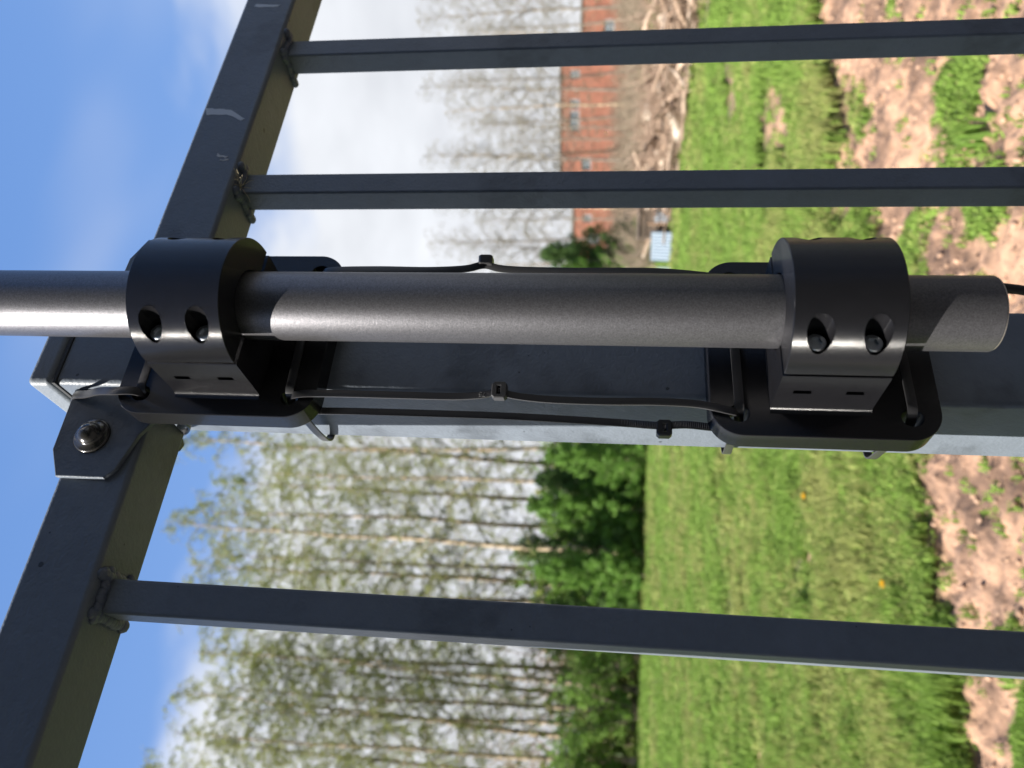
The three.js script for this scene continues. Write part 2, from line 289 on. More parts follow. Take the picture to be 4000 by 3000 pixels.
  for (const y of ys) {
    const ring = [];
    for (let k = 0; k < 46; k++) {
      if (rnd() < 0.25) continue;
      const a = k / 46 * 2 * Math.PI + rnd() * 0.1, x = -xo + 0.0062 * Math.cos(a), zz = Math.sqrt(Math.max(1e-8, R * R - x * x));
      ring.push(new THREE.TetrahedronGeometry(0.00022 + rnd() * 0.0003).rotateX(rnd() * 6).rotateY(rnd() * 6).translate(TX + x, y + 0.0062 * Math.sin(a), TZ + zz));
    }
    tag(part('print_burr', metric(join(ring)), M.print, t), null, null, null, 'stuff');
  }
  return { px, hx, ym, hy };
}
const up = clamp('black printed pipe clamp at the top of the post, below its cap', 0.2165, 0, 0.0556, 0.1600, 0.2770, 8);
const low = clamp('black printed pipe clamp near the open bottom end of the tube', -0.1073, -0.003, 0.0552, -0.1660, -0.0527, 9);

// ---------------------------------------------------------------- cable ties
function strapGeo(pts, widths, w = 0.0042, th = 0.0011, teeth = false, seg = 90) {
  const c = new THREE.CatmullRomCurve3(pts.map((p) => V(p[0] / 1000, Y(p[1] / 1000), p[2] / 1000)), false, 'centripetal'), pos = [], idx = [], wd = widths.map((v) => V(...v).normalize());
  for (let i = 0; i <= seg; i++) {
    const t = i / seg, p = c.getPoint(t), T = c.getTangent(t), k = t * (wd.length - 1), a = Math.min(wd.length - 2, Math.floor(k));
    const W = wd[a].clone().lerp(wd[a + 1], k - a); W.addScaledVector(T, -W.dot(T)).normalize();
    const N = V().crossVectors(T, W).normalize(), h = teeth && i % 2 ? th * 0.62 : th;
    for (const [u, v] of [[-1, -1], [-0.8, -1.25], [0.8, -1.25], [1, -1], [1, 1], [0.8, 1.25], [-0.8, 1.25], [-1, 1]]) pos.push(...p.clone().addScaledVector(W, u * w / 2).addScaledVector(N, v * h / 2.5).toArray());
    if (i < seg) for (let k2 = 0; k2 < 8; k2++) { const A = i * 8 + k2, B = i * 8 + (k2 + 1) % 8; idx.push(A, A + 8, B, B, A + 8, B + 8); }
  }
  for (const o of [0, seg * 8]) for (let k = 1; k < 7; k++) idx.push(o, o + k, o + k + 1);
  const g = new THREE.BufferGeometry(); g.setAttribute('position', new THREE.Float32BufferAttribute(pos, 3)); g.setIndex(idx); g.computeVertexNormals();
  return metric(crease(g, 0.6));
}
function tieHead(parent, x, y, z, turnY = 0, tilt = 0) {
  // chamfered box with a slot through it and the pawl showing in the slot
  const s = new THREE.Shape(); const a = 0.0041, b = 0.0036, c = 0.0011;
  s.moveTo(-a + c, -b).lineTo(a - c, -b).lineTo(a, -b + c).lineTo(a, b - c).lineTo(a - c, b).lineTo(-a + c, b).lineTo(-a, b - c).lineTo(-a, -b + c);
  const hole = new THREE.Path(); hole.moveTo(-0.0026, -0.001).lineTo(0.0026, -0.001).lineTo(0.0026, 0.0016).lineTo(-0.0026, 0.0016); s.holes.push(hole);
  const body = metric(new THREE.ExtrudeGeometry(s, { depth: 0.0046, bevelEnabled: true, bevelThickness: 0.0005, bevelSize: 0.0005, bevelSegments: 1 }).translate(0, 0, -0.0015));
  const pawl = metric(new THREE.BoxGeometry(0.0024, 0.0008, 0.004).rotateX(0.3).translate(0, 0.0008, 0.001));
  const h = part('tie_head', join([body, pawl]), M.nylon, parent);
  h.position.set(x / 1000, Y(y / 1000), z / 1000); h.rotation.set(tilt, turnY, 0);
  return h;
}
const font = await new FontLoader().loadAsync('fonts/droid/droid_sans_bold.typeface.json');
const hole = (c, sx, sy) => [(c.px + sx * c.hx) * 1000, (c.ym + sy * c.hy) * 1000];
{
  const X = [1, 0, 0], a = hole(up, -1, -1), b = hole(low, -1, 1);
  const t1 = thing('cable_tie', 'black cable tie down the front left, its square head halfway between the clamps', 'cable tie');
  part('strap', strapGeo([[a[0] + 0.5, a[1] + 2, 40], [a[0] + 0.6, a[1] - 2, 46.4], [a[0] + 1, a[1] - 7, 48], [-41.4, 150, 48], [-41.2, 110, 47.7], [-40.9, 78, 47.6], [-40, 66, 48.4], [-38.6, 58, 49.2], [-40, 50, 48.4], [-41.3, 34, 47.6], [-41.7, 3, 47.4], [-41.2, -26, 47.6], [-42.2, -47, 47.9], [b[0] + 0.5, b[1] + 6, 48], [b[0] + 0.3, b[1] + 2, 46.4], [b[0] + 0.3, b[1] - 1, 40]], [X, X, [1, 0, -0.12], X, X]), M.nylon, t1);
  tieHead(t1, -38.6, 57, 49.6, -0.15);
  const tg = new TextGeometry('75', { font, size: 0.0026, depth: 0.00025, curveSegments: 4 }); tg.rotateZ(Math.PI / 2);
  const txt = part('figures', tg, M.nylonPrint, t1); txt.position.set(-0.0389, Y(0.0645), 0.04905); txt.rotation.x = 0.1;
  const t2 = thing('cable_tie', 'ridged black cable tie behind the front left one, its head just above the lower clamp', 'cable tie');
  part('strap', strapGeo([[a[0] + 0.5, a[1] + 3, 36], [a[0] + 0.3, a[1] - 1, 31.2], [a[0], a[1] - 6, 30.2], [-42.8, 140, 30], [-42.8, 95, 30], [-43.1, 56, 30], [-44.2, 18, 30], [-45.4, -12, 30], [-46.4, -28, 30.5], [-45.2, -42, 30], [b[0] - 0.6, b[1] + 8, 30], [b[0], b[1] + 2, 31], [b[0] + 0.3, b[1] - 3, 36]], [X, X, X], 0.0042, 0.0013, true, 420), M.nylon, t2);
  tieHead(t2, -47.6, -30.5, 29.4, 0.1, Math.PI);
  const c = hole(up, 1, -1), d = hole(low, 1, 1);
  const t3 = thing('cable_tie', 'black cable tie right of the tube, its head standing out against the sky', 'cable tie');
  part('strap', strapGeo([[c[0], c[1] + 2, 40], [c[0], c[1] - 3, 46.6], [c[0], c[1] - 8, 47.9], [44.2, 140, 47.6], [43.8, 105, 47.5], [45, 84, 47.8], [47, 74, 48.6], [45, 64, 47.8], [43.8, 30, 47.4], [43.6, -30, 47.5], [d[0], d[1] + 7, 47.9], [d[0], d[1] + 2, 46.4], [d[0], d[1] - 1, 40]], [X, X, [0.9, 0, 0.5], X, X]), M.nylon, t3);
  tieHead(t3, 48.6, 73, 48.6, Math.PI / 2.4);
  const t4 = thing('cable_tie', 'black cable tie right of the tube, bowed out behind the one with the head', 'cable tie');
  part('strap', strapGeo([[c[0], c[1] + 3, 36], [c[0], c[1] - 2, 31], [c[0], c[1] - 8, 30.2], [46, 110, 30], [51, 40, 31], [53.5, 5, 31.5], [50, -25, 31], [d[0], d[1] + 9, 30.2], [d[0], d[1] + 2, 31], [d[0], d[1] - 3, 36]], [X, X, X], 0.0042, 0.0013, true, 300), M.nylon, t4);
  // loops round clamp plate and post
  const loop = (label, c, sy, hd, dir) => {
    const l = hole(c, -1, sy), r = hole(c, 1, sy), y = l[1], t = thing('cable_tie', label, 'cable tie'), U = [0, 1, 0], dy = dir;
    part('strap', strapGeo([[-6, y + 0.4, 48], [l[0] + 9, y, 47.9], [l[0] + 4, y, 47.6], [l[0] + 1, y, 45], [l[0] - 0.6, y + dy * 0.2, 37], [l[0] + 1, y + dy * 0.4, 28], [-38, y + dy * 0.7, -12], [-33, y + dy, -31], [-29, y + dy, -34.5], [0, y + dy, -35], [29, y + dy, -34.5], [33, y + dy, -31], [38, y + dy * 0.7, -12], [r[0] - 1, y, 28], [r[0] + 0.6, y, 37], [r[0] - 1, y, 45], [r[0] - 4, y, 47.6], [6, y + 0.4, 48], [-6, y + 0.4, 48]], [U, U, U], 0.0048, 0.0012, false, 200), M.nylon, t);
    if (hd) tieHead(t, hd, y + dy, -37, 0.5, 0.1);
  };
  loop('cable tie across the top of the upper clamp plate, head sticking out behind the post', up, 1, -38, 22);
  loop('cable tie across the bottom of the upper clamp plate, showing beside the post', up, -1, 0, 4);
  loop('cable tie across the top of the lower clamp plate, grey-lit beside the post', low, 1, 0, -5);
  loop('cable tie across the bottom of the lower clamp plate, nearest the tube end', low, -1, 0, -4);
  const t6 = thing('cable_tie', 'black cable tie hooked from the upper clamp over the rail beside the post cap', 'cable tie'), e = hole(up, -1, 1);
  part('strap', strapGeo([[e[0] + 0.3, e[1] - 2, 38], [e[0] + 0.3, e[1] - 0.5, 45], [e[0] + 0.2, e[1] + 4, 48.2], [-43.6, 277, 48.5], [-40.5, 291, 42], [-37, 308, 31], [-35, 319, 25.5], [-34.5, 324, 20], [-34.3, 324, 6], [-34.3, 322, -10], [-34.3, 317, -23], [-34.3, 300, -25], [-34.5, 275, -24], [-36, 262, -10], [-41, 258, 14], [e[0], e[1] - 4, 30]], [X, X, X, X], 0.0048, 0.0012, false, 160), M.nylon, t6);
}
{
  const c = new THREE.CatmullRomCurve3([[4, -120, 84], [9, -172, 82], [7.6, -192, 82.3], [2, -215, 84], [-8, -300, 95], [4, -700, 60], [30, -1100, 75], [60, -1430, 120], [140, -1449, 300]].map(([x, y, z]) => V(x / 1000, Y(y / 1000), z / 1000)));
  tag(part('cable', metric(new THREE.TubeGeometry(c, 220, 0.0024, 12)), M.rubber), 'black cable hanging out of the bottom end of the tube', 'cable');
}
{ // straw caught on the weld at the top of a bar
  const rnd = rngOf(77), list = [];
  for (let k = 0; k < 16; k++) { const p = [V(0, 0, 0)]; let d = V(rnd() - 0.5, rnd() - 0.6, rnd() * 0.9).normalize(); for (let s = 0; s < 4; s++) { d.add(V(rnd() - 0.5, rnd() - 0.5, rnd() - 0.5).multiplyScalar(0.9)).normalize(); p.push(p[s].clone().addScaledVector(d, 0.0022 + rnd() * 0.0022)); } list.push(new THREE.TubeGeometry(new THREE.CatmullRomCurve3(p), 8, 0.00016, 4)); }
  const t = tag(part('straw_tuft', join(list), M.straw), 'tiny tuft of dry straw caught on the weld above the bar nearest the clamps', 'straw');
  t.position.set(0.1445, Y(0.2665), 0.0128);
}
// ---------------------------------------------------------------- plants: shared builders
const CX = camera.position.x, CZ = camera.position.z, RAD = Math.PI / 180;
const polar = (az, d) => [CX + d * Math.sin(az * RAD), CZ - d * Math.cos(az * RAD)];
class Mesher {
  constructor() { this.p = []; this.i = []; this.u = []; }
  limb(pts, rad, sides = 6) {                         // tapered tube through pts
    const base = this.p.length / 3, n = pts.length; let ref = V(0.3, 0.1, 0.9), len = 0;
    for (let k = 0; k < n; k++) {
      const T = V().subVectors(pts[Math.min(n - 1, k + 1)], pts[Math.max(0, k - 1)]).normalize(), A = V().crossVectors(T, ref).normalize(), B = V().crossVectors(T, A);
      if (k) len += pts[k].distanceTo(pts[k - 1]);
      for (let s = 0; s < sides; s++) { const a = s / sides * 2 * Math.PI; this.p.push(...pts[k].clone().addScaledVector(A, rad[k] * Math.cos(a)).addScaledVector(B, rad[k] * Math.sin(a)).toArray()); this.u.push(s / sides, len); }
      if (k < n - 1) for (let s = 0; s < sides; s++) { const a = base + k * sides + s, b = base + k * sides + (s + 1) % sides; this.i.push(a, b, a + sides, b, b + sides, a + sides); }
    }
  }
  leaf(c, size, rnd, stretch = 1.3, up = 0) {         // one small four-sided leaf, turned at random
    const d = V(rnd() - 0.5, rnd() - 0.5 + up, rnd() - 0.5).normalize(), e = V(rnd() - 0.5, rnd() - 0.5, rnd() - 0.5).cross(d).normalize(), o = this.p.length / 3;
    const n = V().crossVectors(d, e).multiplyScalar(size * 0.12);
    for (const [a, b, k] of [[-stretch, 0, 0], [0.1, -0.62, 1], [stretch, 0, 0], [0.1, 0.62, 1]]) { this.p.push(c.x + d.x * a * size / 2 + e.x * b * size / 2 + n.x * k, c.y + d.y * a * size / 2 + e.y * b * size / 2 + n.y * k, c.z + d.z * a * size / 2 + e.z * b * size / 2 + n.z * k); this.u.push(a, b); }
    this.i.push(o, o + 1, o + 3, o + 1, o + 2, o + 3);
  }
  geo() { const g = new THREE.BufferGeometry(); g.setAttribute('position', new THREE.Float32BufferAttribute(this.p, 3)); g.setAttribute('uv', new THREE.Float32BufferAttribute(this.u, 2)); g.setIndex(this.i); g.computeVertexNormals(); return g; }
}
const leafMat = (name, r, g, b, t = 0.42) => new THREE.MeshPhysicalMaterial({ name, color: lin(r, g, b), roughness: 0.9, transmission: t, thickness: 0, side: THREE.DoubleSide, specularIntensity: 0.4 });
const bark = tex(256, (u, v) => { const k = tfbm(u, v, 4, 2, 4), b = step(0.5, 0.62, tfbm(u, v, 8, 7, 4)); return [lerp(0.86, 0.34, b) * (0.7 + 0.3 * k), lerp(0.77, 0.29, b) * (0.7 + 0.3 * k), lerp(0.64, 0.23, b) * (0.7 + 0.3 * k)]; }, 1, true);
const P2 = {
  bark: new THREE.MeshStandardMaterial({ name: 'birch_bark', map: bark, roughness: 0.9 }),
  twig: new THREE.MeshStandardMaterial({ name: 'twigs', color: lin(0.22, 0.18, 0.125), roughness: 0.9 }),
  palebark: new THREE.MeshStandardMaterial({ name: 'grey_twigs', color: lin(0.21, 0.185, 0.15), roughness: 0.9 }),
  leafA: leafMat('young_birch_leaf', 0.31, 0.34, 0.12), leafB: leafMat('birch_leaf', 0.25, 0.3, 0.07), bud: leafMat('bud', 0.24, 0.22, 0.1),
  spruce: leafMat('spruce_needles', 0.1, 0.185, 0.045, 0.42), spruceB: leafMat('fresh_needles', 0.15, 0.29, 0.045, 0.4), shrub: leafMat('shrub_leaf', 0.18, 0.31, 0.05, 0.42),
};
function birchGeo(seed, H, leaves, leafSize, spread = 1) {
  const rnd = rngOf(seed), trunk = new Mesher(), limbs = new Mesher(), crown = new Mesher(), pts = [], rad = [], lean = V((rnd() - 0.5) * 0.09, 0, (rnd() - 0.5) * 0.09), n = 22, r0 = 0.0062 * H;
  for (let k = 0; k <= n; k++) { const t = k / n; pts.push(V(lean.x * H * t + 0.25 * (fbm(t * 4, seed, 1, 2) - 0.5), -0.2 + (H + 0.2) * t, lean.z * H * t + 0.25 * (fbm(t * 4, seed, 5, 2) - 0.5))); rad.push(r0 * Math.pow(1 - t, 0.85) + 0.008 + (k === 0 ? r0 * 0.4 : 0)); }
  trunk.limb(pts, rad, 9);
  const tw = [], N = 58;
  for (let b = 0; b < N; b++) {
    const t = 0.2 + 0.79 * (b / N) ** 0.85, q = t * n, k = Math.floor(q), o = pts[k].clone().lerp(pts[Math.min(n, k + 1)], q - k), az = b * 2.4 + rnd() * 0.8;
    const L = spread * H * (0.17 * Math.pow(1 - t, 0.55) + 0.025) * (0.6 + 0.6 * rnd()) * step(0.1, 0.42, t), rise = 0.75 + 0.75 * rnd() + t * 0.5, bp = [o], br = [0.005 + 0.009 * L];
    let d = V(Math.cos(az), rise, Math.sin(az)).normalize();
    for (let s = 1; s <= 5; s++) { d.add(V((rnd() - 0.5) * 0.35, -0.1 - 0.05 * s, (rnd() - 0.5) * 0.35)).normalize(); bp.push(bp[s - 1].clone().addScaledVector(d, L / 5)); br.push((0.005 + 0.009 * L) * (1 - s / 5.6)); }
    limbs.limb(bp, br, 4);
    const m = 5 + Math.floor(L * 3.4);
    for (let j = 0; j < m; j++) {
      const s = 0.25 + 0.75 * rnd(), i = Math.min(4, Math.floor(s * 5)), a = bp[i].clone().lerp(bp[i + 1], s * 5 - i), e = V(rnd() - 0.5, 0.1 - rnd() * 0.5, rnd() - 0.5).normalize(), l = (0.35 + 0.9 * rnd()) * Math.min(1, 0.5 + L * 0.25), tp = [a];
      for (let x = 1; x <= 3; x++) { e.add(V((rnd() - 0.5) * 0.4, -0.22, (rnd() - 0.5) * 0.4)).normalize(); tp.push(tp[x - 1].clone().addScaledVector(e, l / 3)); }
      limbs.limb(tp, [0.006, 0.005, 0.004, 0.003], 3); tw.push([tp, t]);
    }
  }
  for (let k = 0; k < leaves; k++) { const [tp, t] = tw[(Math.floor(rnd() ** 2 * tw.length) * 7919) % tw.length]; if (rnd() > 0.35 + t) continue; const i = Math.floor(rnd() * 3), c = tp[i].clone().lerp(tp[i + 1], rnd()); c.x += (rnd() - 0.5) * 0.16; c.y += (rnd() - 0.5) * 0.16; c.z += (rnd() - 0.5) * 0.16; crown.leaf(c, leafSize * (0.6 + 0.8 * rnd()), rnd); }
  return { trunk: trunk.geo(), limbs: limbs.geo(), crown: crown.geo(), H };
}
function plantTree(v, name, label, category, group, [x, z], h, turn, mats) {
  const t = thing(name, label, category, [x, heightAt(x, z) - 0.03, z], group), s = h / v.H;
  part('trunk', v.trunk, mats[0], t); part('limbs', v.limbs, mats[1], t); part('crown', v.crown, mats[2], t);
  t.scale.setScalar(s); t.rotation.y = turn; return t;
}
const ORD = 'first second third fourth fifth sixth seventh eighth ninth tenth eleventh twelfth thirteenth fourteenth fifteenth sixteenth seventeenth eighteenth nineteenth twentieth'.split(' '), ordinal = (k) => ORD[k] ?? (k >= 29 ? 'thirtieth' : 'twenty-' + ORD[k - 20]);
// tall birches in young leaf beyond the lawn
{
  const rnd = rngOf(12), kinds = [0, 1, 2, 3, 4].map((k) => birchGeo(100 + k * 17, 18, 9000 + k * 1300, 0.065));
  const az = [24.8, 23.4, 22.5, 20.8, 19.2, 17.4, 16.0, 14.8, 13.9, 12.2, 10.6, 9.3, 8.3, 7.5, 6.8, 5.9, 4.9, 3.8, 2.4, 0.7, -1.2, -3.3, 26.5, 28.4, 30.3, 33.0, 35.2];
  az.forEach((a, i) => {
    const d = i > 21 ? 38 + rnd() * 14 : 27.5 + rnd() * 13, top = i > 21 ? 16 + rnd() * 5 : 24.5 + 6 * rnd();
    const nth = az.filter((b) => b > a && b < 25).length;
    plantTree(kinds[i % 5], 'birch_tree', a > 25 ? 'tall birch in young leaf hidden behind the post, ' + ordinal(i - 22) + ' from the bar' : a < 0 ? 'tall birch in young leaf just outside the picture, ' + ordinal(i - 20) + ' of two' : 'tall birch in young leaf, ' + ordinal(nth) + ' counting away from the fence post', 'tree', 'tall birches beyond the lawn', polar(a, d), EYE + d * Math.tan(top * RAD), i * 1.7, [P2.bark, P2.twig, i % 3 ? P2.leafA : P2.leafB]);
  });
}
// bare grey birches in front of the brick building
{
  const rnd = rngOf(21), kinds = [0, 1, 2].map((k) => birchGeo(300 + k * 13, 14, 2600, 0.055, 1.5));
  const az = [38.2, 39.0, 40.3, 41.5, 42.1, 43.5, 44.6, 45.4, 46.3, 47.0, 47.6, 48.5, 49.3, 50.1, 51.3, 52.4, 53.6, 54.5, 55.4, 56.3, 57.5, 59, 61];
  az.forEach((a, i) => { const d = 40 + rnd() * 24, top = 8 + 6 * rnd(); plantTree(kinds[i % 3], 'bare_birch', 'thin almost leafless birch, ' + ordinal(i) + ' from the dark tube, before the brick building', 'tree', 'bare birches before the building', polar(a, d), EYE + d * Math.tan(top * RAD), i * 2.1, [i % 4 ? P2.palebark : P2.bark, P2.palebark, P2.bud]); });
}
// young spruces and green shrubs at the foot of the birches
function spruceGeo(seed, H) {
  const rnd = rngOf(seed), trunk = new Mesher(), limbs = new Mesher(), crown = new Mesher();
  trunk.limb([V(0, -0.1, 0), V(0.03, H * 0.5, 0.02), V(0, H, 0)], [0.07, 0.04, 0.008], 7);
  for (let b = 0; b < 95; b++) {
    const t = 0.06 + 0.92 * b / 95, az = b * 2.4 + rnd() * 0.5, L = H * 0.3 * (1 - t) ** 0.65 * (0.35 + 1.0 * rnd()) + 0.08, o = V(0, H * t, 0), p = [o]; let d = V(Math.cos(az), 0.3 - 0.35 * (1 - t) + t * 0.5, Math.sin(az)).normalize();
    for (let s = 1; s <= 3; s++) { d.y += 0.06; d.normalize(); p.push(p[s - 1].clone().addScaledVector(d, L / 3)); }
    limbs.limb(p, [0.014, 0.011, 0.008, 0.004], 4);
    const m = 26 + Math.floor(L * 125);
    for (let j = 0; j < m; j++) { const s = Math.sqrt(rnd()), i = Math.min(2, Math.floor(s * 3)), c = p[i].clone().lerp(p[i + 1], s * 3 - i); const w = 0.5 * L * (1.1 - s) + 0.12; c.add(V((rnd() - 0.5) * w, (rnd() - 0.7) * 0.3, (rnd() - 0.5) * w)); crown.leaf(c, 0.06 + 0.05 * rnd(), rnd, 1.7); }
  }
  return { trunk: trunk.geo(), limbs: limbs.geo(), crown: crown.geo(), H };
}
function shrubGeo(seed, H, leaves, size) {
  const rnd = rngOf(seed), trunk = new Mesher(), limbs = new Mesher(), crown = new Mesher(), ends = [];
  for (let s = 0; s < 7; s++) {
    const az = s * 0.9 + rnd(), p = [V(Math.cos(az) * 0.08, -0.1, Math.sin(az) * 0.08)]; let d = V(Math.cos(az) * 0.5, 1.2, Math.sin(az) * 0.5).normalize(); const L = H * (0.75 + 0.35 * rnd());
    for (let k = 1; k <= 5; k++) { d.add(V((rnd() - 0.5) * 0.3, 0, (rnd() - 0.5) * 0.3)).normalize(); p.push(p[k - 1].clone().addScaledVector(d, L / 5)); }
    trunk.limb(p, [0.03, 0.024, 0.018, 0.013, 0.009, 0.004], 5);
    for (let b = 0; b < 22; b++) { const q = 0.15 + 0.85 * rnd(), i = Math.min(4, Math.floor(q * 5)), a = p[i].clone().lerp(p[i + 1], q * 5 - i), e = V(rnd() - 0.5, 0.35 * rnd() + 0.05, rnd() - 0.5).normalize(), l = H * (0.12 + 0.2 * rnd()), z = a.clone().addScaledVector(e, l), y = a.clone().addScaledVector(e, l * 0.5).add(V(0, 0.04, 0)); limbs.limb([a, y, z], [0.009, 0.006, 0.003], 3); ends.push([a, z]); }
  }
  for (let k = 0; k < leaves; k++) { const [a, z] = ends[Math.floor(rnd() * ends.length)], c = a.clone().lerp(z, 0.2 + 0.85 * rnd()); c.add(V((rnd() - 0.5) * 0.2, (rnd() - 0.5) * 0.2, (rnd() - 0.5) * 0.2)); crown.leaf(c, size * (0.6 + 0.8 * rnd()), rnd); }
  return { trunk: trunk.geo(), limbs: limbs.geo(), crown: crown.geo(), H };
}
{
  let n = 0; const rnd = rngOf(33), sp = [0, 1].map((k) => spruceGeo(500 + k * 7, 4.6)), sh = [0, 1].map((k) => shrubGeo(600 + k * 7, 3, 4200, 0.09));
  for (const [a, d, top, k] of [[24.1, 27, 4.4, 1], [22.4, 28.5, 5.2, 0], [20.4, 27.8, 5.6, 1], [17.2, 28.2, 6.4, 0], [15.9, 27, 4.8, 1], [13.1, 28.4, 4.4, 0], [26.3, 29, 5.5, 0], [28.5, 30, 4.5, 1], [39.0, 34, 5.2, 0], [37.4, 33, 4.8, 1], [-0.5, 31, 3, 0]])
    plantTree(sp[k], 'spruce_tree', a > 38 ? 'dark young spruce before the end of the brick building' : a > 36 ? 'dark young spruce half hidden by the tube' : 'bushy young spruce below the birches, ' + ordinal(n++) + ' counting away from the post', 'tree', a > 36 ? 'spruces by the building' : 'young spruces below the birches', polar(a, d), EYE + d * Math.tan(top * RAD), rnd() * 6, [P2.twig, P2.twig, k ? P2.spruceB : P2.spruce]);
  for (let i = 0; i < 30; i++) { const a = -4 + i * 1.05 + rnd() * 0.7, d = 29 + rnd() * 5; plantTree(sh[i % 2], 'green_shrub', 'low leafy shrub below the birches, ' + ordinal(29 - i) + ' counting away from the post', 'shrub', 'shrubs below the birches', polar(a, d), EYE + d * Math.tan((0.6 + (a > 12 ? 5.2 : 3) * rnd()) * RAD), rnd() * 6, [P2.twig, P2.twig, i % 3 ? P2.shrub : P2.leafB]); }
}
{ // tall spruces on the photographer's side
  const big = spruceGeo(907, 13), rnd = rngOf(91), dark = new THREE.MeshStandardMaterial({ name: 'old_needles', color: lin(0.03, 0.05, 0.018), roughness: 0.95, side: THREE.DoubleSide });
  for (let i = 0; i < 8; i++) { const x = -11 + i * 1.75 + rnd() * 0.6, z = 6.2 + (i % 2) * 1.7 + rnd() * 0.8; plantTree(big, 'garden_spruce', 'tall dark spruce in the row behind the photographer, ' + ordinal(i) + ' along it', 'tree', 'spruces behind the photographer', [x, z], 12 + rnd() * 3, rnd() * 6, [P2.twig, P2.twig, dark]); }
}
const copies = (name, geo, mat, list, label, category) => {   // uncountable growth: one object
  const m = new THREE.InstancedMesh(geo, mat, list.length), o = new THREE.Object3D(), c = new THREE.Color(); m.name = name; m.castShadow = m.receiveShadow = true;
  list.forEach(({ p, r, s, c: k }, i) => { o.position.set(...p); o.rotation.set(...r); o.scale.set(...(Array.isArray(s) ? s : [s, s, s])); o.updateMatrix(); m.setMatrixAt(i, o.matrix); if (k) m.setColorAt(i, c.setRGB(...k)); });
  scene.add(m); return tag(m, label, category, null, 'stuff');
};
{
  const rnd = rngOf(44), b = shrubGeo(701, 3, 500, 0.07), geo = join([b.trunk, b.limbs]), thicket = [], far = [], leafy = [];
  for (let i = 0; i < 85; i++) { const a = -8 + rnd() * 45, d = 34 + rnd() * 16, [x, z] = polar(a, d), s = (0.9 + rnd() * 1.5) * (a < 14 ? 1.15 : 0.8); thicket.push({ p: [x, heightAt(x, z), z], r: [0, rnd() * 6, 0], s: [s, s * 1.1, s] }); }
  for (let i = 0; i < 240; i++) { const a = 36 + rnd() * 28, d = 24 + rnd() * 40, [x, z] = polar(a, d), s = (0.5 + 0.5 * rnd()) * (EYE + d * 0.018) / 3; thicket.push({ p: [x, heightAt(x, z), z], r: [0, rnd() * 6, 0], s: [s * 1.4, s, s * 1.4] }); }
  copies('bare_thicket', geo, new THREE.MeshStandardMaterial({ name: 'thicket_twigs', color: lin(0.27, 0.21, 0.15), roughness: 0.9 }), thicket, 'brown leafless thicket growing under and between the trees', 'thicket');
  const sg = spruceGeo(811, 8), sgj = join([sg.trunk, sg.crown]), wood = [];
  for (let i = 0; i < 420; i++) { const a = rnd() * 360, inView = a < 70 || a > 345, d = inView ? 120 + rnd() * 60 : 70 + rnd() * 60, [x, z] = polar(a, d), s = (inView ? 0.45 : 0.9) + rnd() * 0.5; wood.push({ p: [x, heightAt(x, z), z], r: [0, rnd() * 6, 0], s: [s * 1.5, s, s * 1.5], c: [0.8 + rnd() * 0.5, 0.8 + rnd() * 0.3, 0.8] }); }
  copies('distant_woodland', sgj, new THREE.MeshStandardMaterial({ name: 'far_trees', color: lin(0.075, 0.085, 0.035), roughness: 0.95, side: THREE.DoubleSide }), wood, 'dark line of far-off woodland along the horizon', 'woodland');
}
